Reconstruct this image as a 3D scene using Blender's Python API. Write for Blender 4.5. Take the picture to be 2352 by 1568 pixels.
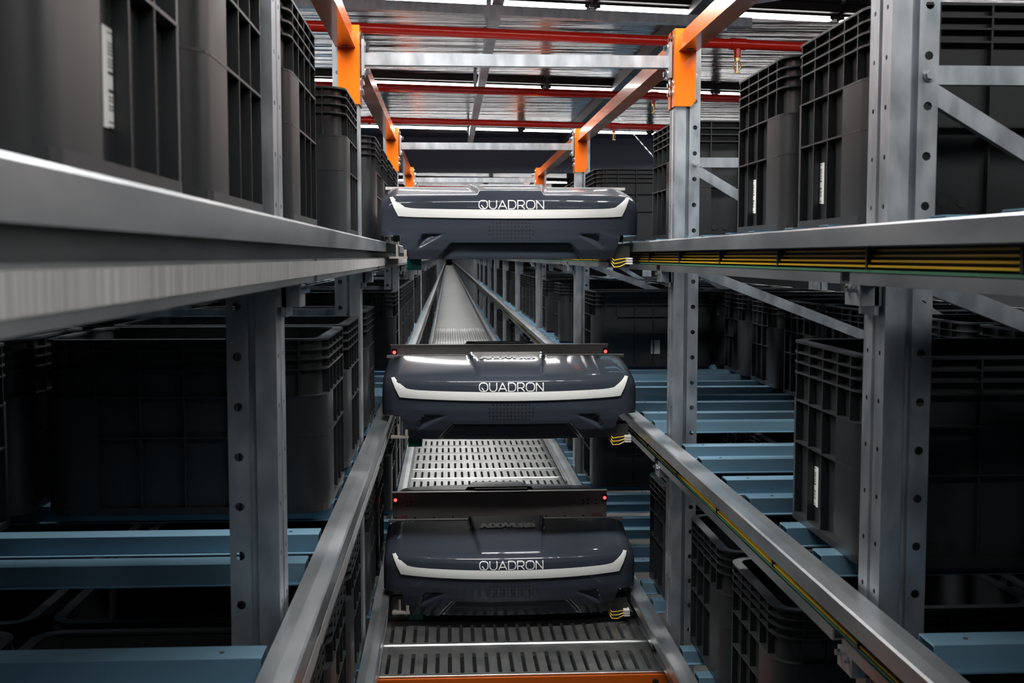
import bpy, bmesh, math, random
from mathutils import Vector, Matrix
random.seed(7)
for o in list(bpy.data.objects): bpy.data.objects.remove(o)
sc = bpy.context.scene
C = sc.collection

# ------------------------------------------------------------------ camera, world, exposure
Z0 = 2.3                                  # eye height above the hall floor; rack heights below are given relative to it
F = 2650.0; VX, VY = 1028.0, 589.0        # focal length (pixels of a 2352 px wide frame) and vanishing point of the aisle
th = math.atan((784 - VY) / F)
ps = math.atan((1176 - VX) / F * math.cos(th))
fw = Vector((math.sin(ps) * math.cos(th), math.cos(ps) * math.cos(th), -math.sin(th)))
cam = bpy.data.cameras.new('camera'); cam_o = bpy.data.objects.new('camera', cam); C.objects.link(cam_o)
cam_o.location = (0, 0, Z0)
cam_o.rotation_euler = fw.to_track_quat('-Z', 'Y').to_euler()
cam.sensor_width = 36; cam.lens = 36 * F / 2352; cam.clip_start = .02; cam.clip_end = 200
cam.dof.use_dof = True; cam.dof.focus_distance = 3.45; cam.dof.aperture_fstop = 13
sc.camera = cam_o
w = bpy.data.worlds.new('world'); sc.world = w; w.use_nodes = True
w.node_tree.nodes['Background'].inputs[0].default_value = (.55, .62, .72, 1)
w.node_tree.nodes['Background'].inputs[1].default_value = .02
sc.view_settings.view_transform = 'Standard'; sc.view_settings.look = 'None'
sc.view_settings.gamma = 1; sc.view_settings.use_curve_mapping = False
sc.view_settings.exposure = 0.0
sc.cycles.max_bounces = 6; sc.cycles.diffuse_bounces = 3; sc.cycles.glossy_bounces = 3; sc.cycles.transmission_bounces = 1
sc.cycles.caustics_reflective = False; sc.cycles.caustics_refractive = False
sc.cycles.use_adaptive_sampling = True; sc.cycles.adaptive_threshold = .05; sc.cycles.sample_clamp_indirect = 6
TUBE = 13.0                               # glow of the tube diffusers
LAMP = 35.0                               # light thrown down by each tube fitting (W)

# ------------------------------------------------------------------ materials
def mat(name, col, rough=.5, metal=0., coat=0., noise=None, bump=None, spec=None):
    m = bpy.data.materials.new(name); m.use_nodes = True
    nt = m.node_tree; b = nt.nodes['Principled BSDF']
    b.inputs['Base Color'].default_value = (*col, 1)
    b.inputs['Roughness'].default_value = rough
    b.inputs['Metallic'].default_value = metal
    b.inputs['Coat Weight'].default_value = coat
    b.inputs['Coat Roughness'].default_value = .05
    if spec is not None: b.inputs['Specular IOR Level'].default_value = spec
    tc = nt.nodes.new('ShaderNodeTexCoord')
    def nz(scale, stretch=(1, 1, 1), det=4):
        mp = nt.nodes.new('ShaderNodeMapping'); mp.inputs['Scale'].default_value = stretch
        nt.links.new(tc.outputs['Object'], mp.inputs[0])
        n = nt.nodes.new('ShaderNodeTexNoise'); n.inputs['Scale'].default_value = scale; n.inputs['Detail'].default_value = det
        nt.links.new(mp.outputs[0], n.inputs['Vector']); return n
    if noise:                               # (scale, stretch, darker colour, lighter colour, rough lo, rough hi)
        s, st, c0, c1, r0, r1 = noise
        n = nz(s, st)
        cr = nt.nodes.new('ShaderNodeValToRGB')
        cr.color_ramp.elements[0].position = .32; cr.color_ramp.elements[1].position = .68
        cr.color_ramp.elements[0].color = (*c0, 1); cr.color_ramp.elements[1].color = (*c1, 1)
        nt.links.new(n.outputs['Fac'], cr.inputs[0]); nt.links.new(cr.outputs[0], b.inputs['Base Color'])
        mr = nt.nodes.new('ShaderNodeMapRange'); mr.inputs['To Min'].default_value = r0; mr.inputs['To Max'].default_value = r1
        nt.links.new(n.outputs['Fac'], mr.inputs[0]); nt.links.new(mr.outputs[0], b.inputs['Roughness'])
    if bump:
        s, st, strength = bump
        n = nz(s, st, 3)
        bp = nt.nodes.new('ShaderNodeBump'); bp.inputs['Strength'].default_value = strength; bp.inputs['Distance'].default_value = st[2] * .01
        nt.links.new(n.outputs['Fac'], bp.inputs['Height']); nt.links.new(bp.outputs[0], b.inputs['Normal'])
    return m
def emit(name, col, s):
    m = mat(name, (.8, .8, .8)); b = m.node_tree.nodes['Principled BSDF']
    b.inputs['Emission Color'].default_value = (*col, 1); b.inputs['Emission Strength'].default_value = s
    return m
M = {
 'galv': mat('galvanised_steel', (.4, .43, .46), .42, .85, noise=(30, (1, 1, .4), (.38, .42, .46), (.60, .64, .68), .30, .48)),
 'rail': mat('rail_steel', (.45, .48, .5), .3, .9, noise=(9, (1.5, .5, 1.5), (.40, .44, .47), (.64, .66, .68), .26, .36)),
 'plate': mat('walkway_steel', (.5, .5, .5), .34, .9, noise=(14, (1, 1, 1), (.34, .36, .37), (.52, .52, .51), .26, .40)),
 'blue': mat('pale_blue_coating', (.22, .40, .54), .32, .65, noise=(6, (.3, 1, 1), (.19, .36, .49), (.25, .44, .58), .28, .38)),
 'tote': mat('dark_grey_plastic', (.020, .022, .024), .36, 0, noise=(5, (1, 1, 1), (.018, .0195, .0215), (.023, .025, .027), .30, .44)),
 'orange': mat('orange_powder_coat', (.78, .145, .008), .22, 0, coat=.5),
 'red': mat('red_pipe_paint', (.86, .026, .012), .25, 0, coat=.4),
 'shell': mat('slate_gloss_plastic', (.038, .045, .060), .34, 0, coat=.42, spec=.06),
 'white': mat('satin_white', (.72, .73, .71), .35),
 'ink': mat('white_lettering', (.92, .93, .94), .45),
 'black': mat('black_rubber', (.008, .008, .009), .6),
 'deck': mat('grey_brown_metal', (.5, .475, .47), .45, .1, noise=(10, (1, 1, 1), (.46, .435, .43), (.54, .515, .51), .40, .5)),
 'teal': mat('teal_plastic', (.0, .16, .14), .4),
 'yellow': mat('yellow_insulation', (.85, .55, .02), .4),
 'green': mat('green_insulation', (.08, .25, .14), .4),
 'beige': mat('beige_bracket', (.36, .33, .31), .45, .3),
 'zinc': mat('bright_zinc', (.75, .76, .78), .2, 1),
 'brass': mat('brass', (.80, .62, .30), .25, 1),
 'navy': mat('navy_cladding', (.016, .027, .058), .5),
 'dark': mat('dark_wall', (.03, .034, .04), .8),
 'conc': mat('concrete', (.09, .09, .09), .8, noise=(2, (1, 1, 1), (.075, .075, .075), (.11, .11, .11), .7, .9)),
 'darkpaint': mat('dark_purlin_paint', (.02, .02, .022), .5),
 'tube': emit('lit_tube', (1, .985, .96), TUBE),
 'led': emit('red_lamp', (1, .03, .03), 6),
 'paper': mat('white_sticker', (.8, .8, .78), .5),
}
# foil-faced roof insulation: streaky crinkled foil with a faint scrim grid
def foil():
    m = mat('foil_insulation', (.3, .29, .3), .24, .95, bump=(9, (.10, 1.05, 5), 1.))
    nt = m.node_tree; b = nt.nodes['Principled BSDF']
    tc = nt.nodes.new('ShaderNodeTexCoord')
    br = nt.nodes.new('ShaderNodeTexBrick'); br.offset = 0
    br.inputs['Color1'].default_value = (.20, .20, .225, 1); br.inputs['Color2'].default_value = (.27, .262, .275, 1)
    br.inputs['Mortar'].default_value = (.13, .13, .135, 1); br.inputs['Scale'].default_value = 1
    br.inputs['Mortar Size'].default_value = .006; br.inputs['Brick Width'].default_value = .3; br.inputs['Row Height'].default_value = .6
    nt.links.new(tc.outputs['Object'], br.inputs[0]); nt.links.new(br.outputs[0], b.inputs['Base Color'])
    return m
M['foil'] = foil()
def barcode():
    m = mat('barcode_print', (.8, .8, .78), .5); nt = m.node_tree; b = nt.nodes['Principled BSDF']
    tc = nt.nodes.new('ShaderNodeTexCoord'); sx = nt.nodes.new('ShaderNodeSeparateXYZ'); nt.links.new(tc.outputs['Object'], sx.inputs[0])
    mu = nt.nodes.new('ShaderNodeMath'); mu.operation = 'MULTIPLY'; mu.inputs[1].default_value = 800
    nt.links.new(sx.outputs['Z'], mu.inputs[0])
    wn = nt.nodes.new('ShaderNodeTexWhiteNoise'); wn.noise_dimensions = '1D'
    fl = nt.nodes.new('ShaderNodeMath'); fl.operation = 'FLOOR'; nt.links.new(mu.outputs[0], fl.inputs[0]); nt.links.new(fl.outputs[0], wn.inputs['W'])
    gt = nt.nodes.new('ShaderNodeMath'); gt.operation = 'GREATER_THAN'; gt.inputs[1].default_value = .62; nt.links.new(wn.outputs['Value'], gt.inputs[0])
    gy = nt.nodes.new('ShaderNodeMath'); gy.operation = 'GREATER_THAN'; gy.inputs[1].default_value = 0; nt.links.new(sx.outputs['Y'], gy.inputs[0])
    an = nt.nodes.new('ShaderNodeMath'); an.operation = 'MULTIPLY'; nt.links.new(gt.outputs[0], an.inputs[0]); nt.links.new(gy.outputs[0], an.inputs[1])
    mx = nt.nodes.new('ShaderNodeMix'); mx.data_type = 'RGBA'
    mx.inputs['A'].default_value = (.8, .8, .78, 1); mx.inputs['B'].default_value = (.03, .03, .03, 1)
    nt.links.new(an.outputs[0], mx.inputs['Factor']); nt.links.new(mx.outputs['Result'], b.inputs['Base Color'])
    return m
M['barcode'] = barcode()
def tape():   # position code tape: fine dark ticks
    m = mat('code_tape', (.5, .5, .5), .5); nt = m.node_tree; b = nt.nodes['Principled BSDF']
    tc = nt.nodes.new('ShaderNodeTexCoord'); sx = nt.nodes.new('ShaderNodeSeparateXYZ'); nt.links.new(tc.outputs['Object'], sx.inputs[0])
    mu = nt.nodes.new('ShaderNodeMath'); mu.operation = 'MULTIPLY'; mu.inputs[1].default_value = 700; nt.links.new(sx.outputs['Y'], mu.inputs[0])
    fl = nt.nodes.new('ShaderNodeMath'); fl.operation = 'FLOOR'; nt.links.new(mu.outputs[0], fl.inputs[0])
    wn = nt.nodes.new('ShaderNodeTexWhiteNoise'); wn.noise_dimensions = '1D'; nt.links.new(fl.outputs[0], wn.inputs['W'])
    gt = nt.nodes.new('ShaderNodeMath'); gt.operation = 'GREATER_THAN'; gt.inputs[1].default_value = .5; nt.links.new(wn.outputs['Value'], gt.inputs[0])
    mx = nt.nodes.new('ShaderNodeMix'); mx.data_type = 'RGBA'; mx.inputs['A'].default_value = (.42, .42, .42, 1); mx.inputs['B'].default_value = (.28, .28, .28, 1)
    nt.links.new(gt.outputs[0], mx.inputs['Factor']); nt.links.new(mx.outputs['Result'], b.inputs['Base Color'])
    return m
M['tape'] = tape()

# ------------------------------------------------------------------ helpers
class MB:
    def __init__(s): s.v = []; s.f = []
    def add(s, vs, fs):
        n = len(s.v); s.v += [tuple(p) for p in vs]; s.f += [tuple(i + n for i in f) for f in fs]; return s
    def box(s, x0, x1, y0, y1, z0, z1):
        return s.add([(x0,y0,z0),(x1,y0,z0),(x1,y1,z0),(x0,y1,z0),(x0,y0,z1),(x1,y0,z1),(x1,y1,z1),(x0,y1,z1)],
                     [(0,3,2,1),(4,5,6,7),(0,1,5,4),(1,2,6,5),(2,3,7,6),(3,0,4,7)])
    def cyl(s, p, q, r, n=12, r2=None):
        p, q = Vector(p), Vector(q); d = (q - p).normalized()
        a = d.orthogonal().normalized(); b = d.cross(a); r2 = r if r2 is None else r2
        vs = []
        for c, rr in ((p, r), (q, r2)):
            for i in range(n):
                t = 2 * math.pi * i / n; vs.append(c + a * math.cos(t) * rr + b * math.sin(t) * rr)
        fs = [(i, (i + 1) % n, n + (i + 1) % n, n + i) for i in range(n)] + [tuple(reversed(range(n))), tuple(range(n, 2 * n))]
        return s.add(vs, fs)
    def tube(s, pts, r, n=6):
        for a, b in zip(pts, pts[1:]): s.cyl(a, b, r, n)
        return s
    def bar(s, p, q, wx, wz, upv=(0, 0, 1)):          # square bar from p to q
        p, q = Vector(p), Vector(q); d = (q - p).normalized(); u = Vector(upv)
        sd = d.cross(u).normalized() * (wx / 2); u = sd.normalized().cross(d) * (wz / 2)
        vs = [c + i * sd + j * u for c in (p, q) for i, j in ((-1,-1),(1,-1),(1,1),(-1,1))]
        return s.add(vs, [(0,1,2,3),(7,6,5,4),(0,4,5,1),(1,5,6,2),(2,6,7,3),(3,7,4,0)])
    def extr(s, prof, y0, y1, plane='xz', closed=True):
        n = len(prof)
        if plane == 'xz': vs = [(a, y, b) for y in (y0, y1) for a, b in prof]
        elif plane == 'yz': vs = [(y, a, b) for y in (y0, y1) for a, b in prof]
        else: vs = [(a, b, y) for y in (y0, y1) for a, b in prof]
        m = n if closed else n - 1
        fs = [(i, (i + 1) % n, n + (i + 1) % n, n + i) for i in range(m)]
        if closed: fs += [tuple(reversed(range(n))), tuple(range(n, 2 * n))]
        return s.add(vs, fs)
    def mesh(s, name, m, smooth=None, merge=False):
        me = bpy.data.meshes.new(name); me.from_pydata(s.v, [], s.f)
        bm = bmesh.new(); bm.from_mesh(me)
        if merge: bmesh.ops.remove_doubles(bm, verts=bm.verts, dist=1e-5)
        bmesh.ops.recalc_face_normals(bm, faces=bm.faces); bm.to_mesh(me); bm.free()
        me.materials.append(M[m])
        if smooth:
            for p in me.polygons: p.use_smooth = True
            me.set_sharp_from_angle(angle=math.radians(smooth))
        me.update(); return me
def link(name, me, parent=None, loc=None, rz=0):
    o = bpy.data.objects.new(name, me); C.objects.link(o)
    if parent: o.parent = parent
    if loc: o.location = loc
    if rz: o.rotation_euler.z = rz
    return o
def obj(name, mb, m, parent=None, loc=None, smooth=None):
    return link(name, mb.mesh(name, m, smooth), parent, loc)
def tag(o, label=None, cat=None, group=None, kind=None):
    if label: o['label'] = label
    if cat: o['category'] = cat
    if group: o['group'] = group
    if kind: o['kind'] = kind
    return o
def thing(name, label, cat, loc=(0, 0, 0), group=None):
    return tag(link(name, None, None, loc), label, cat, group)
ORD = ['first', 'second', 'third', 'fourth', 'fifth', 'sixth', 'seventh', 'eighth', 'ninth', 'tenth', 'eleventh', 'twelfth']

# ------------------------------------------------------------------ layout of the storage aisle
LEVEL = .5265
RZ = [.044, .044 - LEVEL, .044 - 2 * LEVEL]        # top of the rails of the three levels
LNAME = ['upper', 'middle', 'lower']
SHELF = .006                                        # shelf beams lie a little above the rails
UP = [1.5925, 3.08, 5.447] + [5.447 + 2.385 * i for i in range(1, 15)]   # upright centres along the aisle
SLOT = [.8465, 1.285, 1.90, 2.337, 2.774]           # tote places along the aisle
for k in range(12):
    SLOT += [3.389 + 2.38 * k + .4385 * i for i in range(5)]
XR, XL = .600, -.229                                # aisle faces of the uprights
TR, TL = .630, -.225                                # aisle ends of the totes
END = 150.0

# ------------------------------------------------------------------ the hall
def struct(name, mb, m, label=None):
    o = obj(name, mb, m); o['kind'] = 'structure'
    if label: o['label'] = label
    return o
struct('floor', MB().box(-3.6, 4.4, -3.6, END + 1, -.1, 0), 'conc', 'dark concrete floor far below the racks')
struct('wall_left', MB().box(-3.7, -3.6, -3.6, END + 1, 0, Z0 + 1.3), 'dark', 'dark wall behind the racks on the left')
struct('wall_right', MB().box(4.4, 4.5, -3.6, END + 1, 0, Z0 + 1.3), 'dark', 'dark wall behind the racks on the right')
struct('wall_back', MB().box(-3.7, 4.5, -3.7, -3.6, 0, Z0 + 1.3), 'dark', 'dark wall behind the viewer')
struct('wall_front', MB().box(-3.7, 4.5, END + 1, END + 1.1, 0, Z0 + 1.3), 'dark', 'dark wall at the far end of the aisle')
struct('ceiling', MB().box(-3.7, 4.5, -3.6, END + 1, Z0 + 1.17, Z0 + 1.3), 'foil', 'low roof lined with crinkled silver foil insulation')
struct('trim_1', MB().box(-3.6, 4.4, 11.5, 11.62, Z0 + .83, Z0 + 1.17), 'navy', 'navy blue fascia beam across the hall under the roof')
SK = .165                                           # the roof fittings run slightly askew to the aisle
def roofy(y0, x): return y0 + SK * x
# dark roof purlins along the aisle
for x0, lab in ((1.10, 'dark painted roof purlin right of the silver strut channel'), (-1.25, 'dark painted roof purlin above the left rack')):
    p = obj('roof_purlin', MB().extr([(x0, Z0+1.10), (x0+.12, Z0+1.10), (x0+.12, Z0+1.115), (x0+.015, Z0+1.115), (x0+.015, Z0+1.17), (x0, Z0+1.17)], -3, 11.5), 'darkpaint')
    tag(p, lab, 'purlin')
# galvanised strut channels hanging under the roof
def channel(w, h, t=.003):
    return [(-w/2, 0), (w/2, 0), (w/2, h), (w/2-.012, h), (w/2-.012, h-t), (w/2-t, h-t), (w/2-t, t), (-w/2+t, t), (-w/2+t, h-t), (-w/2+.012, h-t), (-w/2+.012, h), (-w/2, h)]
sch = obj('strut_channel', MB().extr([(.217 + a, Z0 + 1.06 + b) for a, b in channel(.048, .05)], .2, 11.45), 'galv')
tag(sch, 'long galvanised strut channel running along the roof above the aisle', 'strut channel')
for yy in (2.5, 5.02, 7.47, 10.0):
    obj('hanger_clip', MB().box(.17, .19, yy-.012, yy+.012, Z0+1.060, Z0+1.17).box(.17, .25, yy-.012, yy+.012, Z0+1.11, Z0+1.114), 'galv', sch)
def skew_bar(x0, x1, y0, w, z0, z1): # plan-skewed flat box
    return MB().add([(x, roofy(y0, x) + dy, z) for z in (z0, z1) for x, dy in ((x0, -w/2), (x1, -w/2), (x1, w/2), (x0, w/2))],
                    [(0,3,2,1),(4,5,6,7),(0,1,5,4),(1,2,6,5),(2,3,7,6),(3,0,4,7)])
o = obj('strut_channel', skew_bar(-2.2, 1.35, 4.93, .05, Z0+1.014, Z0+1.054), 'galv')
tag(o, 'galvanised strut channel crossing the roof above the orange beams', 'strut channel')
for xx in (.19, 1.2):
    b = obj('fixing_bracket', MB().box(xx-.03, xx+.03, roofy(4.93, xx)-.03, roofy(4.93, xx)-.026, Z0+.99, Z0+1.054), 'galv', o)
    obj('bolt', MB().cyl((xx, roofy(4.93, xx)-.036, Z0+1.03), (xx, roofy(4.93, xx)-.02, Z0+1.03), .006, 6), 'zinc', b)
# light fittings: rows of tubes
tube_me = MB().box(-.57, .57, -.017, .017, -.018, .008).mesh('tube', 'tube')
house_me = MB().box(-.585, .585, -.075, .075, .008, .046).box(-.585, .585, -.03, -.026, -.002, .008).box(-.585, .585, .026, .03, -.002, .008).box(-.58, -.562, -.02, .02, -.014, .012).box(.562, .58, -.02, .02, -.014, .012).mesh('housing', 'darkpaint')
def row(y0, xs, which):
    for i, x in enumerate(xs):
        t = thing('ceiling_light', 'lit tube light, %s from left in the %s' % (ORD[i], which) if y0 < 22 else 'lit tube light in the ' + which, 'ceiling light', (x, roofy(y0, x), Z0 + 1.123), 'tube lights in the ' + which)
        t.rotation_euler.z = math.atan(SK)
        link('tube', tube_me, t); link('housing', house_me, t)
        lo = link('lamp_light', LAMPN if y0 < 1 else LAMPD if y0 < 12 else LAMPF, t, (0, 0, -.022))
def lamp(name, power):
    l = bpy.data.lights.new(name, 'AREA'); l.shape = 'RECTANGLE'; l.size = 1.12; l.size_y = .13; l.energy = power
    l.color = (1, .985, .96); l.spread = math.radians(160); return l
LAMPN, LAMPD, LAMPF = lamp('near_lamp_light', LAMP * .5), lamp('lamp_light', LAMP), lamp('far_lamp_light', LAMP * .42)
XS = [-2.30, -1.12, .06, 1.24, 2.42]
row(.15, XS[2:], 'roof row over the viewer'); row(2.62, XS, 'roof row just ahead of the viewer')
row(5.14, XS, 'roof row by the cross strut channel'); row(7.62, XS, 'roof row beyond the nearest red pipe'); row(10.17, XS, 'roof row just before the navy fascia')
for i, y in enumerate((14.6, 17.2, 19.8, 24, 29, 34, 40, 46, 52, 60, 68, 76, 86, 96, 108, 120, 132, 144)):
    row(y, XS[1:4] if i < 4 else XS[2:3], ('first', 'second', 'third')[i] + ' roof row beyond the navy fascia' if i < 3 else 'roof far down the aisle')
# red sprinkler pipes
def pipe(y0, x0, x1, label, heads, zz=.92, r=.0216):
    a = Vector((x0, roofy(y0, x0), Z0 + zz)); b = Vector((x1, roofy(y0, x1), Z0 + zz))
    p = obj('sprinkler_pipe', MB().cyl(a, b, r, 20), 'red', smooth=40); tag(p, label, 'pipe', None)
    d = (b - a).normalized()
    for hx in heads:
        c = Vector((hx, roofy(y0, hx), Z0 + zz))
        obj('tee_fitting', MB().cyl(c - d*.03, c + d*.03, r*1.18, 16).cyl(c, c - Vector((0, 0, .05)), .013, 12), 'red', p, smooth=40)
        h = MB()
        zt = c.z - .05
        h.cyl((c.x, c.y, zt), (c.x, c.y, zt-.012), .011, 8)
        for sx in (-1, 1): h.tube([(c.x+sx*.006, c.y, zt-.012), (c.x+sx*.014, c.y, zt-.03), (c.x+sx*.004, c.y, zt-.052)], .0028, 6)
        h.cyl((c.x, c.y, zt-.052), (c.x, c.y, zt-.056), .012, 8).cyl((c.x, c.y, zt-.012), (c.x, c.y, zt-.05), .0025, 6)
        obj('sprinkler_head', h, 'brass', p)
    for hx in (-1.6, 2.3): obj('hanger_rod', MB().cyl((hx, roofy(y0, hx), Z0 + zz), (hx, roofy(y0, hx), Z0 + 1.172), .004, 6), 'zinc', p)
    for cx in (-.57,): 
        c = Vector((cx, roofy(y0, cx), Z0 + zz)); obj('coupling', MB().cyl(c - d*.012, c + d*.012, r*1.3, 16), 'red', p, smooth=40)
    return p
pipe(4.09, -3.2, 4.2, 'bright red sprinkler pipe nearest, crossing above the orange beams', [1.07], .78, .0185)
pipe(7.03, -3.2, 4.2, 'second red sprinkler pipe, just below the row of lights', [1.29], 1.0, .0235)
pipe(8.70, -3.2, 4.2, 'third red sprinkler pipe, near the navy fascia', [1.28], 1.0, .0235)
pipe(15.6, -3.2, 4.2, 'far red sprinkler pipe seen under the navy fascia', [])
pipe(18.5, -3.2, 4.2, 'farthest red sprinkler pipe beyond the navy fascia', [])

ch = MB()
for i in range(22):
    p = Vector((1.245, 9.0, Z0 + 1.17)).lerp(Vector((1.62, 9.0, Z0 + .76)), i / 22); q = Vector((1.245, 9.0, Z0 + 1.17)).lerp(Vector((1.62, 9.0, Z0 + .76)), (i + 1.25) / 22)
    ch.bar(p, q, .009 if i % 2 else .003, .003 if i % 2 else .009, (0, 1, 0))
tag(obj('hanging_chain', ch, 'zinc'), 'thin slanting metal chain below the roof on the right', 'chain')

# ------------------------------------------------------------------ upright frames
def hole_strip(mb, fn, u0, u1, z0, z1, pitch, r, ph=0.):
    # a vertical sheet between u0 and u1 with round holes in its middle; fn(u,z) gives the point
    uc = (u0 + u1) / 2; z = z0
    while z < z1 - 1e-6:
        zt = min(z + pitch, z1); zc = (z + zt) / 2
        if zt - z < pitch * .9: mb.add([fn(u0,z), fn(u1,z), fn(u1,zt), fn(u0,zt)], [(0,1,2,3)]); break
        outer = [(u1,zc),(u1,zt),(uc,zt),(u0,zt),(u0,zc),(u0,z),(uc,z),(u1,z)]
        inner = [(uc + r*math.cos(i*math.pi/4), zc + r*math.sin(i*math.pi/4)) for i in range(8)]
        vs = [fn(*p) for p in outer + inner]
        mb.add(vs, [(i, (i+1)%8, 8+(i+1)%8, 8+i) for i in range(8)])
        z = zt
UTOP = .592
def upright_mesh(s, detail):
    # s=+1: rack on the right (a runs to +x). aisle face a=0, b along the aisle
    mb = MB(); zb, zt = -Z0, UTOP; zh = -1.72 if detail else zt
    H = .04; A1, A2, A3 = .028, .038, .066
    def sheet(pts, z0, z1): mb.extr([(s*a, b) for a, b in pts], z0, z1, 'xy', closed=False)
    lo = [(A3, -H), (A2, -H), (A2, -H+.013), (A1, -H+.013), (A1, -H), (0, -H), (0, -.006), (.004, -.003), (.004, .003), (0, .006), (0, H), (A1, H), (A1, H-.013), (A2, H-.013), (A2, H), (A3, H)]
    sheet(lo, zb, zh if detail else zt)
    if detail:
        for bsg in (-1, 1):
            hole_strip(mb, lambda u, z: (s*u, bsg*H, z), A2, A3, zh, zt, .0675, .0062)
            sheet([(A2, bsg*H), (A2, bsg*(H-.013)), (A1, bsg*(H-.013)), (A1, bsg*H), (0, bsg*H)], zh, zt)
            hole_strip(mb, lambda u, z: (0, bsg*u, z), .006, H, zh, zt, .0675, .0036)
        sheet([(0, -.006), (.004, -.003), (.004, .003), (0, .006)], zh, zt)
    # return lips at the rear flange
    for bsg in (-1, 1): sheet([(A3, bsg*H), (A3, bsg*(H-.012))], zb, zt)
    return mb.mesh('upright', 'galv')
UPM = {(s, d): upright_mesh(s, d) for s in (1, -1) for d in (True, False)}
def frame(i, s):
    y = UP[i]; X = XR if s > 0 else XL; side = 'right' if s > 0 else 'left'
    near = i < 4
    if near: lab = 'galvanised upright frame with punched holes, %s from the camera on the %s' % (ORD[i], side)
    else: lab = 'galvanised upright far down the %s side of the aisle' % side
    t = thing('rack_frame', lab, 'rack frame', (X, y, Z0), None if near else 'far uprights on the %s' % side)
    link('upright', UPM[(s, near)], t)
    if i > 8: return
    link('rear_upright', UPM[(s, False)], t, (s * 1.14, 0, 0))
    if not near: return
    A = .05
    def brace(name, a0, z0, a1, z1):
        b = MB()
        p, q = Vector((s*a0, -.012, z0)), Vector((s*a1, -.012, z1)); d = (q - p).normalized(); n = Vector((-d.z, 0, d.x))
        if n.z < 0: n = -n
        pr = [(-.013, 0), (.013, 0), (.013, .014), (.010, .014), (.010, .003), (-.010, .003), (-.010, .014), (-.013, .014)]
        vs = [c + n * u + Vector((0, v, 0)) for c in (p, q) for u, v in pr]
        k = len(pr); b.add(vs, [(j, (j+1)%k, k+(j+1)%k, k+j) for j in range(k)] + [tuple(range(k)), tuple(range(k, 2*k))])
        return obj(name, b, 'galv', t)
    brace('horizontal_brace', A, .250, 1.17, .250)
    brace('diagonal_brace', A, .238, 1.17, -.42)
    brace('diagonal_brace', A, -.03, 1.17, -.46) if s > 0 else brace('diagonal_brace', A, -.80, 1.17, -.30)
    brace('horizontal_brace', A, -.15, 1.17, -.15) if s < 0 and i > 0 else None
    brace('diagonal_brace', A, -.62, 1.17, -1.30)
    for z in (.245, -.62 if s > 0 else -.80): 
        obj('bolt', MB().cyl((s*.053, -.047, z), (s*.053, .045, z), .0065, 6).cyl((s*.053, -.0425, z), (s*.053, -.040, z), .009, 12), 'galv', t)
for i in range(len(UP)):
    frame(i, 1); frame(i, -1)
fu = MB(); yy = UP[-1] + 2.385
while yy < END:
    for x, sg in ((XR, 1), (XL, -1)): fu.box(min(x, x + sg*.066), max(x, x + sg*.066), yy - .04, yy + .04, 0, Z0 + UTOP)
    yy += 2.385
tag(obj('far_uprights', fu, 'galv'), 'countless uprights at the far end of the aisle', 'uprights', None, 'stuff')

# ------------------------------------------------------------------ orange top beams and tie bars
def top_beam(i, s):
    # from upright i to upright i+1 ; i=-1 starts behind the viewer
    y0 = (UP[i] + .043) if i >= 0 else -.75
    y1 = UP[i+1] - .043; X = XR if s > 0 else XL; side = 'right' if s > 0 else 'left'
    n = i + 1
    t = thing('top_beam', 'glossy orange top beam on the %s, %s' % (side, ['over the viewer', 'nearest in view, between the first two uprights', 'between the second and third uprights', 'between the third and fourth uprights', 'beyond the fourth upright'][min(n, 4)]), 'beam', (0, 0, Z0), None if n < 4 else 'far orange beams on the ' + side)
    t['kind'] = 'thing'
    def a(v): return X + s * v
    lo, hi = .536, .590
    b = MB()
    # tube with stepped (rebated) inner top edge
    pr = [(a(.006), lo), (a(.056), lo), (a(.056), hi), (a(.018), hi), (a(.018), hi-.016), (a(.006), hi-.016)]
    b.extr(pr, y0, y1); obj('beam', b, 'orange', t)
    for ye, dy in ((y1, 1), (y0, -1)):
        if ye < 0: continue
        pl = MB()
        # face plate against the upright, with a cut corner below, and a return along the aisle face
        pr = [(a(-.003), .393), (a(.040), .393), (a(.052), .408), (a(.052), .594), (a(-.003), .594)]
        pl.extr(pr, ye - .0015, ye + .0025)
        pl.box(min(a(-.0045), a(-.0012)), max(a(-.0045), a(-.0012)), min(ye, ye + dy*.05), max(ye, ye + dy*.05), .393, .594)
        p = obj('end_plate', pl, 'orange', t)
        if n < 4:
            for z in (.575, .43, .455):
                yy = ye + dy*.025
                obj('bolt', MB().cyl((a(-.004), yy, z), (a(-.012), yy, z), .006, 6).cyl((a(-.004), yy, z), (a(-.006), yy, z), .009, 12), 'zinc', p)
    if n in (1, 2):
        yy = y1 - .03
        obj('drain_slot', MB().cyl((a(.03), yy, lo - .0012), (a(.03), yy, lo + .001), .010, 12), 'black', t)
for i in range(-1, 6):
    top_beam(i, 1); top_beam(i, -1)
def tie(i):
    y = UP[i]
    if i < 4: lab = 'grey steel tie bar across the aisle between the %s pair of uprights' % ORD[i]; g = None
    else: lab = 'far grey steel tie bar across the aisle'; g = 'far tie bars'
    t = thing('tie_bar', lab, 'tie bar', (0, y, Z0), g)
    obj('bar', MB().box(XL + .014, XR - .014, -.012, .016, .498, .529), 'galv', t)
    for x, d in ((XL, 1), (XR, -1)):
        b = obj('end_bracket', MB().box(min(x+d*.008, x+d*.015), max(x+d*.008, x+d*.015), -.026, .028, .47, .562), 'galv', t)
        for z in (.482, .55): obj('bolt', MB().cyl((x+d*.006, 0, z), (x+d*.026, 0, z), .0075, 6).cyl((x+d*.013, 0, z), (x+d*.018, 0, z), .011, 12), 'zinc', b)
for i in range(1, 8): tie(i)
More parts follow.
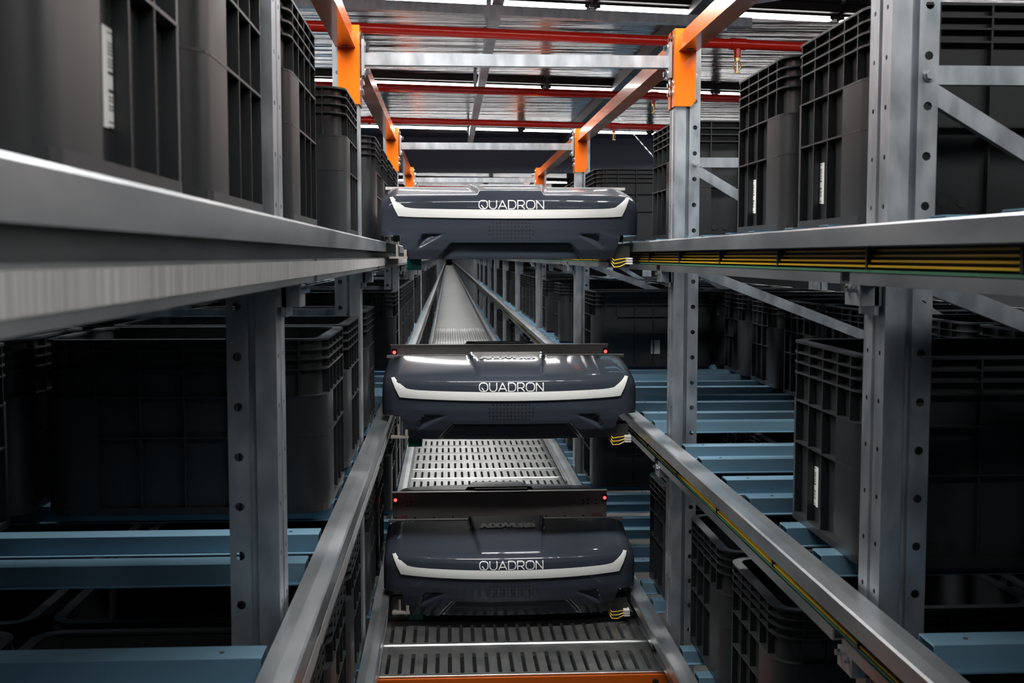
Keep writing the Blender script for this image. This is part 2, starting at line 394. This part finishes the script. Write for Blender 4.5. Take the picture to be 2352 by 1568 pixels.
# slim diagonal plan braces tying the top of the racks
for s, lab in ((1, 'slim galvanised brace slanting from the right orange beam'), (-1, 'slim galvanised brace slanting from the left orange beam')):
    X = XR if s > 0 else XL
    o = obj('plan_brace', MB().bar((X + s*.08, 2.62, Z0+.585), (X + s*1.15, 1.66, Z0+.585), .004, .03).bar((X + s*.08, 2.62, Z0+.571), (X + s*1.15, 1.66, Z0+.571), .03, .003), 'galv')
    tag(o, lab, 'brace')

# ------------------------------------------------------------------ guide rails
def rail(lv, s):
    z = RZ[lv]; side = 'right' if s > 0 else 'left'
    t = thing('guide_rail', 'galvanised shuttle rail along the %s %s shelf edge' % (LNAME[lv], side), 'rail', (0, 0, Z0 + z))
    if s > 0: rg, ou, lf = .5477, .5905, .566
    else: rg, ou, lf = -.1785, -.2205, -.1835
    def X(a): return rg + s * a                      # a measured from the aisle lip into the rack
    W = abs(ou - rg); y0, y1 = -.7, END
    pr = [(X(.003), -.0012), (X(.022), 0), (X(W), 0), (X(W), -.083), (X(W-.003), -.083), (X(W-.003), -.003), (X(.003), -.003), (X(.003), -.030), (X(0), -.030), (X(0), -.004)]
    obj('channel', MB().extr(pr, y0, y1), 'rail', t)
    l = abs(lf - rg)
    # lower tray in lengths ending at the uprights
    segs = [(-.7, 1.60), (1.64, 3.06), (3.12, 5.43)] + [(5.49 + 2.385*i, 5.49 + 2.385*i + 2.34) for i in range(8)] + [(24.6, END)]
    for a, b in segs:
        if s > 0: pr = [(X(l), -.083), (X(W), -.083), (X(W), -.080), (X(l+.003), -.080), (X(l+.003), -.067), (X(l), -.067)]
        else:     pr = [(X(l), -.078), (X(W), -.083), (X(W), -.080), (X(l+.003), -.075), (X(l+.003), -.047), (X(l), -.047)]
        obj('lower_tray', MB().extr(pr, a, b), 'rail', t)
    if s > 0:
        for k, zz in enumerate((-.036, -.043, -.050, -.057)):
            obj('conductor_bar', MB().box(X(W-.010-.004*k), X(W-.004), y0, y1, zz-.0014, zz+.0014), 'yellow', t)
        obj('black_back', MB().box(X(W-.0050), X(W-.0032), y0, y1, -.062, -.031), 'black', t)  # black sheet behind the bars keeps the gaps between them dark
        obj('earth_bar', MB().box(X(l+.004), X(W-.004), y0, y1, -.0655, -.0620), 'green', t)
        yy = .69
        while yy < 9:
            obj('insulator_clip', MB().box(X(W-.0235), X(W-.003), yy-.003, yy+.003, -.061, -.032), 'black', t); yy += .425
    else:
        obj('code_tape', MB().box(X(l-.0008), X(l), y0, 20, -.070, -.050), 'tape', t)
    for i in range(4):
        xi = X(.02) if lv < 2 else X(W - .001)
        b = MB().box(min(xi, X(W+.008)), max(xi, X(W+.008)), UP[i]-.03, UP[i]+.03, -.112, -.083).box(X(W)-.002, X(W)+.004, UP[i]-.03, UP[i]+.03, -.125, -.083)
        br = obj('support_bracket', b, 'galv', t)
        xf = X(.02)
        if lv == 2: continue
        for dy in (-.017, .017):
            obj('bolt', MB().cyl((xf + s*.004, UP[i]+dy, -.09), (xf - s*.008, UP[i]+dy, -.09), .005, 6), 'zinc', br)
for lv in range(3):
    rail(lv, 1); rail(lv, -1)

# ------------------------------------------------------------------ shelf beams (hat section)
def hat(L):
    # y,z profile
    pr = [(-.041, -.028), (-.0265, -.028), (-.0215, 0), (.0215, 0), (.0265, -.028), (.041, -.028), (.041, -.026), (.028, -.026), (.023, .002), (-.023, .002), (-.028, -.026), (-.041, -.026)]
    pr = [(a, b - .002) for a, b in pr]
    return MB().extr(pr, 0, L, 'yz')
HAT = {s: None for s in (1, -1)}
HAT[1] = hat(1.2).mesh('shelf_beam', 'blue')
_m = MB(); _h = hat(1.2); _m.v = [(-x, y, z) for x, y, z in _h.v]; _m.f = _h.f; HAT[-1] = _m.mesh('shelf_beam', 'blue')
hole_me = MB().cyl((0, 0, -.001), (0, 0, .0006), .0035, 8).mesh('fixing_hole', 'black')
far = MB(); nb = 0
def PLACE(j):
    if j < 2: return ('second place' if j == 0 else 'last place') + ' before first upright'
    if j < 5: return ORD[j - 2] + ' place behind first upright'
    return '%s place behind %s upright' % (ORD[(j - 5) % 5], ORD[1 + (j - 5) // 5])
BAY = lambda j: 'before first uprights' if j < 2 else 'between first and second uprights' if j < 5 else 'between %s and %s uprights' % (ORD[1 + (j-5)//5], ORD[2 + (j-5)//5])
for lv in range(3):
    for s in (1, -1):
        X = XR - .005 if s > 0 else XL + .005
        z = Z0 + RZ[lv] + SHELF
        for j, y in enumerate(SLOT):
            for d in (-.0935, .0935):
                if j < 24 and not (lv == 0 and j > 14):
                    o = link('shelf_beam', HAT[s], None, (X, y + d, z)); nb += 1
                    tag(o, 'pale blue %s beam, %s %s shelf, %s' % (('nearer' if d < 0 else 'farther') if j < 10 else 'steel', LNAME[lv], 'right' if s > 0 else 'left', PLACE(j) if j < 10 else BAY(j)), 'shelf beam', 'beams of the %s %s shelf' % (LNAME[lv], 'right' if s > 0 else 'left'), 'thing')
                    if j < 8 and lv: link('fixing_hole', hole_me, o, (s*.05, 0, 0)); 
                elif j < 50:
                    q = hat(1.2); far.add([(X + s*a, b + y + d, c + z) for a, b, c in q.v], q.f)
o = obj('far_shelf_beams', far, 'blue'); tag(o, 'rows of pale blue shelf beams far down the aisle', 'shelf beams', None, 'stuff')

# ------------------------------------------------------------------ plastic totes
TLn, TW, TH = .52, .40, .325
def rrect(off, taper=0, r=.05, n=5):
    x0, x1, y0, y1 = off, TLn - off, -TW/2 + off, TW/2 - off
    r = max(.004, r - off); pts = []
    for cx, cy, a0 in ((x1-r, y1-r, 0), (x0+r, y1-r, 90), (x0+r, y0+r, 180), (x1-r, y0+r, 270)):
        for i in range(n + 1):
            a = math.radians(a0 + 90 * i / n); pts.append((cx + r*math.cos(a), cy + r*math.sin(a)))
    return pts
def ring(mb, o0, o1, z0, z1):
    A, B = rrect(o0), rrect(o1); n = len(A)
    vs = [(x, y, z) for z in (z0, z1) for P in (A, B) for x, y in P]
    fs = []
    for i in range(n):
        j = (i + 1) % n
        fs += [(i, j, 2*n+j, 2*n+i), (n+j, n+i, 3*n+i, 3*n+j), (2*n+i, 2*n+j, 3*n+j, 3*n+i), (j, i, n+i, n+j)]
    mb.add(vs, fs)
RIBS = [TH-.0206, TH-.038, TH-.057, TH-.107, TH-.182]
def t_walls(mb):
    A, B = rrect(.013), rrect(.017); n = len(A)
    vs = [(x, y, z) for P, z in ((A, .004), (A, TH-.004), (B, TH-.004), (B, .012)) for x, y in P]
    fs = []
    for k in range(3):
        for i in range(n):
            j = (i+1) % n; fs.append((k*n+i, k*n+j, (k+1)*n+j, (k+1)*n+i))
    fs += [tuple(reversed(range(n))), tuple(range(3*n, 4*n))]
    mb.add(vs, fs)
def t_cols(mb):
    zt = TH - .107
    A = rrect(.0005)
    for k, (sx, sy) in enumerate(((1, 1), (-1, 1), (-1, -1), (1, -1))):
        arc = A[k*6:(k+1)*6]
        cx = TLn if sx > 0 else 0; cy = sy * TW/2
        pe = (cx - sx*.10, cy - sy*.0005); ps_ = (cx - sx*.0005, cy - sy*(.13 if sy < 0 else .052))
        first, last = (ps_, pe) if k in (0, 2) else (pe, ps_)
        ins = lambda p: (p[0], p[1] - sy*.014) if p is pe else (p[0] - sx*.014, p[1])
        poly = [ins(first), first] + arc + [last, ins(last), (cx - sx*.02, cy - sy*.02)]
        mb.extr(poly, .001, zt, 'xy')
def t_vribs(mb):
    t = .0015
    ys = [-.0695 + .0728*i for i in range(4)]
    for x0, x1 in ((.0006, .014), (TLn-.014, TLn-.0006)):
        for y in ys + [-.13]:
            mb.box(x0, x1, y-t, y+t, .012 if y > -.1 else TH-.107, TH-.004)
    xs = [.10 + .08*i for i in range(5)]
    for y0, y1 in ((-TW/2+.0006, -TW/2+.014), (TW/2-.014, TW/2-.0006)):
        for x in xs + [.05, TLn-.05]:
            mb.box(x-t, x+t, y0, y1, .012 if .06 < x < TLn-.06 else TH-.107, TH-.004)
def dual(mb, name, smooth=None, m='tote'):         # the same mould, mirrored for the left-hand racks
    q = MB(); q.v = [(-x, y, z) for x, y, z in mb.v]; q.f = list(mb.f)
    return {1: mb.mesh(name, m, smooth), -1: q.mesh(name, m, smooth)}
_b = MB(); t_walls(_b); t_cols(_b); BODY = dual(_b, 'tote_body', 35)
_b = MB(); ring(_b, 0, .021, TH-.004, TH); RIM = dual(_b, 'rim')
RIBM = []
for z in RIBS:
    _b = MB(); ring(_b, 0, .0135, z-.0015, z+.0015); RIBM.append(dual(_b, 'rib'))
_b = MB(); t_vribs(_b); VRIB = dual(_b, 'upright_ribs')
_b = MB(); ring(_b, 0, .0135, 0, .013); BAND = dual(_b, 'base_band')
_b = MB(); t_walls(_b); t_cols(_b); t_vribs(_b); ring(_b, 0, .021, TH-.004, TH); ring(_b, 0, .0135, 0, .013)
for z in RIBS: ring(_b, 0, .0135, z-.0015, z+.0015)
WHOLE = dual(_b, 'tote', 35)
LABEL = dual(MB().box(-.0008, 0, -.011, .011, -.035, .035), 'barcode_label', None, 'barcode')
HOLE = MB().cyl((0, -.001, 0), (0, .001, 0), .008, 12).mesh('drain_hole', 'black')
def tote(lv, s, j, row2=False, label=None, sticker=False, dy=0, whole=None, yy=None):
    side = 'right' if s > 0 else 'left'; y = SLOT[j] + dy
    x = (TR if s > 0 else TL) + s * (.55 if row2 else 0)
    z = Z0 + RZ[lv] + SHELF
    if yy is not None: y = yy
    near = (SLOT[j] < 4 and not row2) if whole is None else not whole
    if label is None:
        where = PLACE(j) if j < 15 else 'far down the aisle'
        lab = 'dark plastic tote, %s row of %s %s shelf, %s' % ('back' if row2 else 'front', LNAME[lv], side, where)
        g = 'totes %s %s %s %s' % (LNAME[lv], side, 'back row' if row2 else 'front row', where)
    else: lab, g = label, None
    t = link('storage_tote', (BODY if near else WHOLE)[s], None, (x, y, z))
    tag(t, lab, 'tote', g)
    if near:
        link('rim', RIM[s], t); link('upright_ribs', VRIB[s], t); link('base_band', BAND[s], t)
        for m in RIBM: link('rib', m[s], t)
        for xx in (.115, .145):
            for yy in (-TW/2+.013, TW/2-.013): link('drain_hole', HOLE, t, (s*xx, yy, .032))
    if sticker:
        link('barcode_label', LABEL[s], t, (s*.0128, sticker, .075))['label'] = 'white barcode sticker'
    return t
# front row totes one can single out
tote(0, 1, 2, label='dark grey ribbed tote right beside the nearest right upright, upper shelf', sticker=.062)
tote(0, 1, 3, label='dark grey ribbed tote with white label strip, second on the upper right shelf', sticker=.062)
tote(0, 1, 5, label='dark grey tote just behind the second right upright, upper shelf')
tote(0, 1, 9, label='dark brownish tote just before the third right upright, upper shelf')
tote(0, -1, 0, label='blurred dark tote at the left edge of the picture, upper shelf', sticker=-.012)
tote(0, -1, 1, label='blurred dark tote just before the nearest left upright, upper shelf')
tote(0, -1, 2, label='dark tote just behind the nearest left upright, upper shelf', dy=-.03)
tote(0, -1, 4, label='dark grey tote under the left orange bracket, upper shelf', dy=.02)
for j in (6, 7, 8, 9): tote(0, -1, j)
tote(1, 1, 2, label='large ribbed tote with barcode behind the nearest right upright, middle shelf', sticker=.062)
tote(1, 1, 9, label='black tote with small square sticker before the third right upright, middle shelf')
tote(1, -1, 3, label='large black tote behind the nearest left upright, middle shelf')
tote(1, -1, 4, label='dark tote just before the second left upright, middle shelf')
tote(1, -1, 5, label='dark tote just behind the second left upright, middle shelf')
tote(2, 1, 3, label='open dark tote nearest on the lower right shelf')
tote(2, 1, 4, label='open dark tote second nearest on the lower right shelf')
tote(2, 1, 5, label='open dark tote behind the second right upright, lower shelf')
tote(2, -1, 2, label='open black tote nearest on the lower left shelf')
tote(2, -1, 3, label='open black tote second nearest on the lower left shelf')
tote(2, -1, 4, label='dark tote just before the second left upright, lower shelf')
tote(2, -1, 5, label='dark tote just behind the second left upright, lower shelf')
for j in (6, 8, 9): tote(2, -1, j)
tote(1, -1, 9); tote(2, 1, 9)
# square sticker on the long side of the far middle tote
st = [o for o in C.objects if o.get('label', '').startswith('black tote with small square')][0]
link('square_sticker', MB().box(-.02, .02, -.0006, 0, -.03, .03).mesh('square_sticker', 'paper'), st, (.27, -TW/2+.0125, .085))
# unseen totes behind the viewer, added to keep light off the lower shelves
for s in (1, -1):
    for lv in (0, 1):
        for k, yb in enumerate((.408, -.03, -.469)):
            for r2 in (False, True):
                if lv == 1 and k == 0: continue
                tote(lv, s, 0, r2, 'unseen light-blocking tote on the %s %s shelf, %s row, behind the viewer %s' % (LNAME[lv], 'right' if s > 0 else 'left', 'back' if r2 else 'front', ('nearest', 'in the middle', 'farthest')[k]), whole=True, yy=yb)
    tote(0, s, 0, True, whole=True); tote(0, s, 1, True, whole=True)
tote(0, 1, 0, whole=True)  # out of view as well, added to block light
rnd = random.Random(3)
for lv in range(3):
    for s in (1, -1):
        for j in range(10, 50):
            if rnd.random() < (.72 if j < 35 else .5): tote(lv, s, j)
        for j in range(2, 17):                       # back rows; the upper ones are added to block light
            if lv == 0 and j > 12: continue
            if lv == 1 and s < 0 and j in (4,): continue
            tote(lv, s, j, True)

# ------------------------------------------------------------------ slotted walkway between the lowest rails
WZ = -1.100; PW = .247
x0w, x1w = -.216, .588
def panel_mesh(nslots=24, slot=(.075, .2), full=True):
    mb = MB(); n = nslots; pw = (x1w - x0w) / n; hw = pw * .17; d0, d1 = .022, .176; T = .012
    def q(a, b, c, d, z=0): mb.add([(a, c, z), (b, c, z), (b, d, z), (a, d, z)], [(0, 1, 2, 3)])
    q(x0w, x1w, 0, d0); q(x0w, x1w, d1, PW - .006)
    for i in range(n):
        a = x0w + i*pw; c = a + pw/2
        q(a, c-hw, d0, d1); q(c+hw, a+pw, d0, d1)
        # octagonal slot ends and pressed-down slot walls
        e = hw * .6
        loop = [(c-hw, d0+e), (c-hw+e, d0), (c+hw-e, d0), (c+hw, d0+e), (c+hw, d1-e), (c+hw-e, d1), (c-hw+e, d1), (c-hw, d1-e)]
        for tri in (((c-hw, d0), (c-hw+e, d0), (c-hw, d0+e)), ((c+hw, d0), (c+hw, d0+e), (c+hw-e, d0)), ((c+hw, d1), (c+hw-e, d1), (c+hw, d1-e)), ((c-hw, d1), (c-hw, d1-e), (c-hw+e, d1))):
            mb.add([(x, y, 0) for x, y in tri], [(0, 1, 2)])
        vs = [(x, y, z) for z in (0, -T) for x, y in loop]
        mb.add(vs, [(k, (k+1) % 8, 8 + (k+1) % 8, 8 + k) for k in range(8)])
    # folded edges with a small raised bead
    mb.cyl((x0w, .001, .0005), (x1w, .001, .0005), .0018, 6).cyl((x0w, PW-.007, .0005), (x1w, PW-.007, .0005), .0018, 6)
    mb.add([(x0w, 0, 0), (x1w, 0, 0), (x1w, -.001, -.03), (x0w, -.001, -.03)], [(0, 1, 2, 3)])
    mb.add([(x0w, PW-.006, 0), (x1w, PW-.006, 0), (x1w, PW-.005, -.03), (x0w, PW-.005, -.03)], [(0, 1, 2, 3)])
    return mb
PM = panel_mesh().mesh('walkway_panel', 'plate')
NP = 60
for k in range(NP):
    o = link('walkway_panel', PM, None, (0, 2.966 + k*PW, Z0 + WZ))
    tag(o, 'slotted steel walkway panel at the bottom edge, above the orange beam' if k == 0 else 'slotted steel walkway panel under the lowest shuttle' if k < 5 else 'slotted steel walkway panel between the lower rails beyond the lowest shuttle',
        'walkway panel', None if k == 0 else 'panels under the lowest shuttle' if k < 5 else 'panels beyond the lowest shuttle')
fy = 2.966 + NP*PW; far = MB()
while fy < END:
    far.box(x0w, x1w, fy, fy + PW - .006, -.03, 0); fy += PW
    if fy > 35: far.box(x0w, x1w, fy, END, -.03, 0); break
o = obj('far_walkway', far, 'plate', None, (0, 0, Z0 + WZ)); tag(o, 'steel walkway running on far down the aisle', 'walkway', None, 'stuff')
t = thing('orange_cross_beam', 'orange cross beam under the front edge of the slotted walkway', 'beam', (0, 2.964, Z0)); t['kind'] = 'thing'
obj('beam', MB().box(x0w, x1w-.01, -.006, .0, WZ-.11, WZ-.004).box(x0w, x1w-.01, 0, .05, WZ-.11, WZ-.104), 'orange', t)
for xx, zz in ((.545, -1.122), (.545, -1.150), (-.165, -1.14)):
    obj('bolt', MB().cyl((xx, -.002, zz), (xx, -.016, zz), .009, 6), 'black', t)

# ------------------------------------------------------------------ shuttle robots
SX, SY = .1835, 3.325
HW = .378; BK = .315
def ss(a, b, x): t = max(0, min(1, (x - a) / (b - a))); return t*t*(3 - 2*t)
def lerp_tab(tab, v):
    if v <= tab[0][0]: return tab[0][1]
    for (a, b), (c, d) in zip(tab, tab[1:]):
        if v <= c: return b + (d - b) * (v - a) / (c - a)
    return tab[-1][1]
YP = [(-.008, .020), (.02, .009), (.05, .003), (.08, 0), (.14, .0005), (.155, .003), (.165, .008), (.172, .016), (.177, .028)]
def y0f(x):
    ax = abs(x); y = .052 * (min(ax, .36) / .349) ** 2.3
    if ax > .345: y += .033 - math.sqrt(max(0, .033**2 - (ax - .345)**2))
    return y
def shoulder(x): 
    ax = abs(x)
    return 0 if ax < .325 else .030 * (1 - math.sqrt(max(0, 1 - min(1, (ax - .325)/.053)**2)))
def relief(x, z):
    ax = abs(x); d = 0
    # trapezoid recess low in the middle
    hwz = .168 + (.037 - z) * .85
    if z < .040:
        k = ss(.040, .034, z) * ss(hwz + .008, hwz - .004, ax)
        d += k * (.017 - .010 * ss(.034, -.008, z))
    # triangular dents at both sides
    v = .0645 - z
    if 0 < v < .06 and .18 < ax < .29:
        inside = min((.257 + .38 * v - ax) / .006, v / .004, (ax - .190 - 1.75 * v) / .030)
        d += .011 * max(0, min(1, inside))
    return d
def ysurf(x, z): return y0f(x) + lerp_tab(YP, z) 
def hump(x, s):
    h = .0925 + .0275 * s
    return .0100 * ss(h + .003, h - .005, abs(x)) * ss(-.01, .035, s)
def ztop(x, s): return .177 + .0385 * (s ** .8) + hump(x, s)
def zbot(x):
    ax = abs(x); return -.008 if ax < .300 else -.008 + .063 * (ax - .300) / .022 if ax < .322 else .062
def shell_mesh():
    xs = sorted(set([round(-HW + 2*HW*i/150, 5) for i in range(151)] + [s * v for s in (1, -1) for v in (.3, .3219, .3221, .355, .365, .371, .375, .377)]))
    zs = [-.008 + (.172 + .008) * i / 60 for i in range(61)] + [.1745, .1765]
    ts = [i / 24 for i in range(25)]
    cols = []
    for x in xs:
        zb = zbot(x); sh = shoulder(x); col = []
        for z in zs:
            zz = max(z, zb); k = ss(.09, .177, zz)
            col.append((x, y0f(x) + lerp_tab(YP, zz) + relief(x, zz), zz - sh * k))
        for s in ts:
            yp = .028 + (BK - .028) * s
            col.append((x, y0f(x) * (1 - s) + yp, ztop(x, s) - sh))
        col.append((x, BK, zb)); cols.append(col)
    n = len(cols[0]); vs = [p for c in cols for p in c]; fs = []
    for i in range(len(cols) - 1):
        for k in range(n):
            j = (k + 1) % n; fs.append((i*n+k, (i+1)*n+k, (i+1)*n+j, i*n+j))
    fs += [tuple(range(n)), tuple(reversed(range((len(cols)-1)*n, len(cols)*n)))]
    mb = MB(); mb.v = vs; mb.f = fs
    me = bpy.data.meshes.new('shell'); me.from_pydata(vs, [], fs)
    bm = bmesh.new(); bm.from_mesh(me)
    bmesh.ops.remove_doubles(bm, verts=bm.verts, dist=2e-5)
    bmesh.ops.dissolve_degenerate(bm, edges=bm.edges, dist=1e-5)
    bmesh.ops.recalc_face_normals(bm, faces=bm.faces); bm.to_mesh(me); bm.free()
    me.materials.append(M['shell'])
    for p in me.polygons: p.use_smooth = True
    me.set_sharp_from_angle(angle=math.radians(48)); return me
SHELL = shell_mesh()
def stripe_mesh():
    L = [((-.342, .1735), (-.351, .172)), ((-.336, .167), (-.3465, .161)), ((-.321, .1535), (-.337, .1385)), ((-.306, .1425), (-.3255, .1165)), ((-.290, .1395), (-.303, .1147)), ((-.268, .1378), (-.270, .1132))]
    for i in range(1, 26):
        x = -.268 + .536 * i / 26; q = (x / .268) ** 2
        L.append(((x, .1340 + .0038 * q), (x, .1088 + .0044 * q)))
    L += [((-a[0], a[1]), (-b[0], b[1])) for a, b in reversed(L[:6])]
    vs = []; fs = []
    for a, b in L:
        m = (a[0]*.45 + b[0]*.55, a[1]*.45 + b[1]*.55)
        for p, o in ((a, .004), (a, -.0006), (m, -.0042), (b, -.0036), (b, .004)):
            vs.append((p[0], ysurf(*p) + o, p[1]))
    for i in range(len(L) - 1):
        for k in range(4): fs.append((i*5+k, i*5+k+1, i*5+5+k+1, i*5+5+k))
    return MB().add(vs, fs).mesh('light_stripe', 'white', 35)
STRIPE = stripe_mesh()
# lettering as strokes; glyph box height 1
def arc(cx, cy, rx, ry, a0, a1, n=8): return [(cx + rx*math.cos(math.radians(a0 + (a1-a0)*i/n)), cy + ry*math.sin(math.radians(a0 + (a1-a0)*i/n))) for i in range(n+1)]
def stad(w): # rounded loop of width w
    r = .42; return arc(w-r, 1-r, r, r, 0, 90) + arc(r, 1-r, r, r, 90, 180) + arc(r, r, r, r, 180, 270) + arc(w-r, r, r, r, 270, 360) + [(w, 1-r)]
THIN = {'Q': (1.15, [stad(1.15), [(.34, .42), (.72, .0)]]),
 'U': (.98, [[(0, 1), (0, .42)] + arc(.42, .42, .42, .42, 180, 270) + arc(.56, .42, .42, .42, 270, 360) + [(.98, 1)]]),
 'A': (1.1, [[(0, 0), (.55, 1), (1.1, 0)], [(.2, .3), (.9, .3)]]),
 'D': (1.0, [[(0, 0), (0, 1), (.52, 1)] + arc(.55, .55, .45, .45, 90, 0) + arc(.55, .45, .45, .45, 0, -90) + [(0, 0)]]),
 'R': (.92, [[(0, 0), (0, 1), (.6, 1)] + arc(.6, .7, .3, .3, 90, -90) + [(0, .4)], [(.5, .4), (.92, 0)]]),
 'O': (1.15, [stad(1.15)]),
 'N': (.95, [[(0, 0), (0, 1), (.95, 0), (.95, 1)]])}
BOLD = {'A': (1.35, [[(.08, 0), (.675, .9), (1.27, 0)], [(.35, .28), (1.0, .28)]]),
 'D': (1.15, [[(.13, .12), (.13, .88), (.55, .88)] + arc(.62, .5, .42, .38, 80, -80) + [(.13, .12)]]),
 'V': (1.3, [[(.08, 1), (.65, .12), (1.22, 1)]]),
 'E': (1.0, [[(.95, .88), (.13, .88), (.13, .12), (.95, .12)], [(.13, .5), (.88, .5)]]),
 'R': (1.15, [[(.13, 0), (.13, .88), (.7, .88)] + arc(.72, .65, .25, .23, 90, -90) + [(.13, .42)], [(.6, .42), (1.05, 0)]]),
 'B': (1.1, [[(.13, .12), (.13, .88), (.65, .88)] + arc(.68, .70, .22, .18, 90, -90) + [(.13, .52)], [(.68, .52)] + arc(.72, .32, .24, .20, 90, -90) + [(.13, .12)]])}
def strokes(word, glyphs, gap, thick):
    x = 0; segs = []
    for ch in word:
        w, pl = glyphs[ch]
        for p in pl: segs.append([(x + a, b) for a, b in p])
        x += w + gap
    return segs, x - gap
def text_mesh(word, glyphs, gap, thick, width, height, fn, name):
    segs, total = strokes(word, glyphs, gap, thick); mb = MB()
    sx, sy = width / total, height
    for pl in segs:
        P0 = [Vector(((a - total/2) * sx, (b - .5) * sy)) for a, b in pl]; h = thick * height / 2; P = [P0[0]]
        for a, b in zip(P0, P0[1:]):
            m = max(1, int((b - a).length / .003)); P += [a + (b - a) * (i + 1) / m for i in range(m)]
        for a, b in zip(P, P[1:]):
            d = b - a
            if d.length < 1e-7: continue
            d.normalize(); n = Vector((-d.y, d.x)) * h; e = d * h * .45
            mb.add([fn(*(a - e + n)), fn(*(b + e + n)), fn(*(b + e - n)), fn(*(a - e - n))], [(0, 1, 2, 3)])
    return mb.mesh(name, 'ink')
QUAD = text_mesh('QUADRON', THIN,   .26, .125, .186, .0238, lambda u, v: (u, ysurf(u, .1485 + v) - .0014, .1485 + v), 'front_lettering')
def topfn(u, v):
    y = .222 + v; s = (y - .028) / (BK - .028); return (u, y, ztop(u, s) + .002)
ADDV = text_mesh('ADDVERB', BOLD, .12, .26, .168, .040, topfn, 'top_lettering')
gm = MB()
for r in range(5):
    n = 11 if r in (0, 4) else 13
    for c in range(n):
        x = (c - (n-1)/2) * .0105; z = .0765 + (2 - r) * .0103
        y = ysurf(x, z); gm.cyl((x, y - .0006, z), (x, y + .004, z), .0027, 8)
GRILLE = gm.mesh('speaker_grille', 'black')
DECK = MB().box(-.33, .33, BK, .75, .085, .10).box(-.36, -.33, BK, .75, .07, .135).box(.33, .36, BK, .75, .07, .135).mesh('platform', 'deck')
CHAS = MB().box(-.295, .295, .06, 1.0, -.004, .086).mesh('chassis', 'black')
PLATE = MB().box(-.384, .384, .745, .752, .085, .2155).box(-.386, .386, .740, .765, .2125, .2165).mesh('end_plate', 'deck')
LIP = MB().box(-.376, .376, BK - .004, BK + .012, .208, .2165).mesh('rear_lip', 'deck')
sc_b = MB()
for i in range(12): sc_b.cyl((-.37 + .067*i, .746, .125), (-.37 + .067*i, .743, .125), .003, 6)
for px in (-.33, -.317, .30, .317, .345):
    for pz in (.168, .182): sc_b.cyl((px, .746, pz), (px, .7435, pz), .0026, 6)
SCREWS = sc_b.mesh('screw_heads', 'black')
LEDB = MB().box(-.009, .009, -.006, 0, -.012, .012).mesh('lamp_housing', 'black')
LED = MB().cyl((0, -.006, 0), (0, -.010, 0), .006, 10, .004).mesh('lamp_lens', 'led')
TEAL = MB().box(-.303, -.262, .10, .18, -.040, -.006).mesh('sensor_cover', 'teal')
GUIDE = MB().box(-.352, -.300, .045, .075, -.006, .000).box(-.310, -.302, .045, .075, 0, .02).cyl((-.33, .06, 0), (-.33, .06, .035), .004, 8).mesh('guide_bracket', 'beige')
WHEEL = MB().cyl((0, 0, 0), (.018, 0, 0), .024, 20).mesh('wheel', 'black', 40)
HUB = MB().cyl((-.001, 0, 0), (.019, 0, 0), .010, 12).mesh('hub', 'zinc')
COLL = MB().box(.300, .352, .06, .13, -.030, .030).mesh('collector_block', 'black')
cb = MB()
for z in (-.006, -.013, -.020): cb.box(.340, .358, .040, .075, z-.0025, z+.0025)
CBR = cb.mesh('collector_shoes', 'white')
cw = MB()
for k in range(3):
    z = -.005 - .007*k
    cw.tube([(.295, .07, z + .006), (.305, .05, z - .006 - .003*k), (.322, .042, z - .004*k - .002), (.342, .045, z)], .0013, 6)
WIRE = cw.mesh('power_wires', 'yellow')
TAPEB = MB().box(-.09, .10, .765, .80, .2165, .222).mesh('dark_pad', 'black')
for lv in range(3):
    t = thing('shuttle_robot', ['glossy slate grey shuttle robot on the upper rails, topmost of three', 'glossy slate grey shuttle robot on the middle rails, grey plate behind it', 'glossy slate grey shuttle robot on the lowest rails above the slotted walkway'][lv], 'shuttle robot', (SX, SY, Z0 - lv * LEVEL))
    sh = link('front_shell', SHELL, t)
    for nm, me in (('light_stripe', STRIPE), ('front_lettering', QUAD), ('top_lettering', ADDV), ('speaker_grille', GRILLE)): link(nm, me, sh)
    rs = link('rear_shell', SHELL, t, (0, 1.10, 0), math.pi)
    link('platform', DECK, t); link('chassis', CHAS, t); link('rear_lip', LIP, t)
    p = link('end_plate', PLATE, t); link('screw_heads', SCREWS, p); link('dark_pad', TAPEB, t)
    for x in (-.372, .376):
        l = link('signal_lamp', LEDB, t, (x, .745, .190)); link('lens', LED, l)
    c = link('sensor_cover', TEAL, t); c['label'] = 'teal plastic cover under the left corner'
    link('guide_bracket', GUIDE, t)
    cl = link('collector_block', COLL, t); link('collector_shoes', CBR, cl); link('power_wires', WIRE, cl)
    for x in (-.345, .327):
        for y in (.16, .93): wv = link('wheel', WHEEL, t, (x, y, .044 + .0245)); link('hub', HUB, wv)
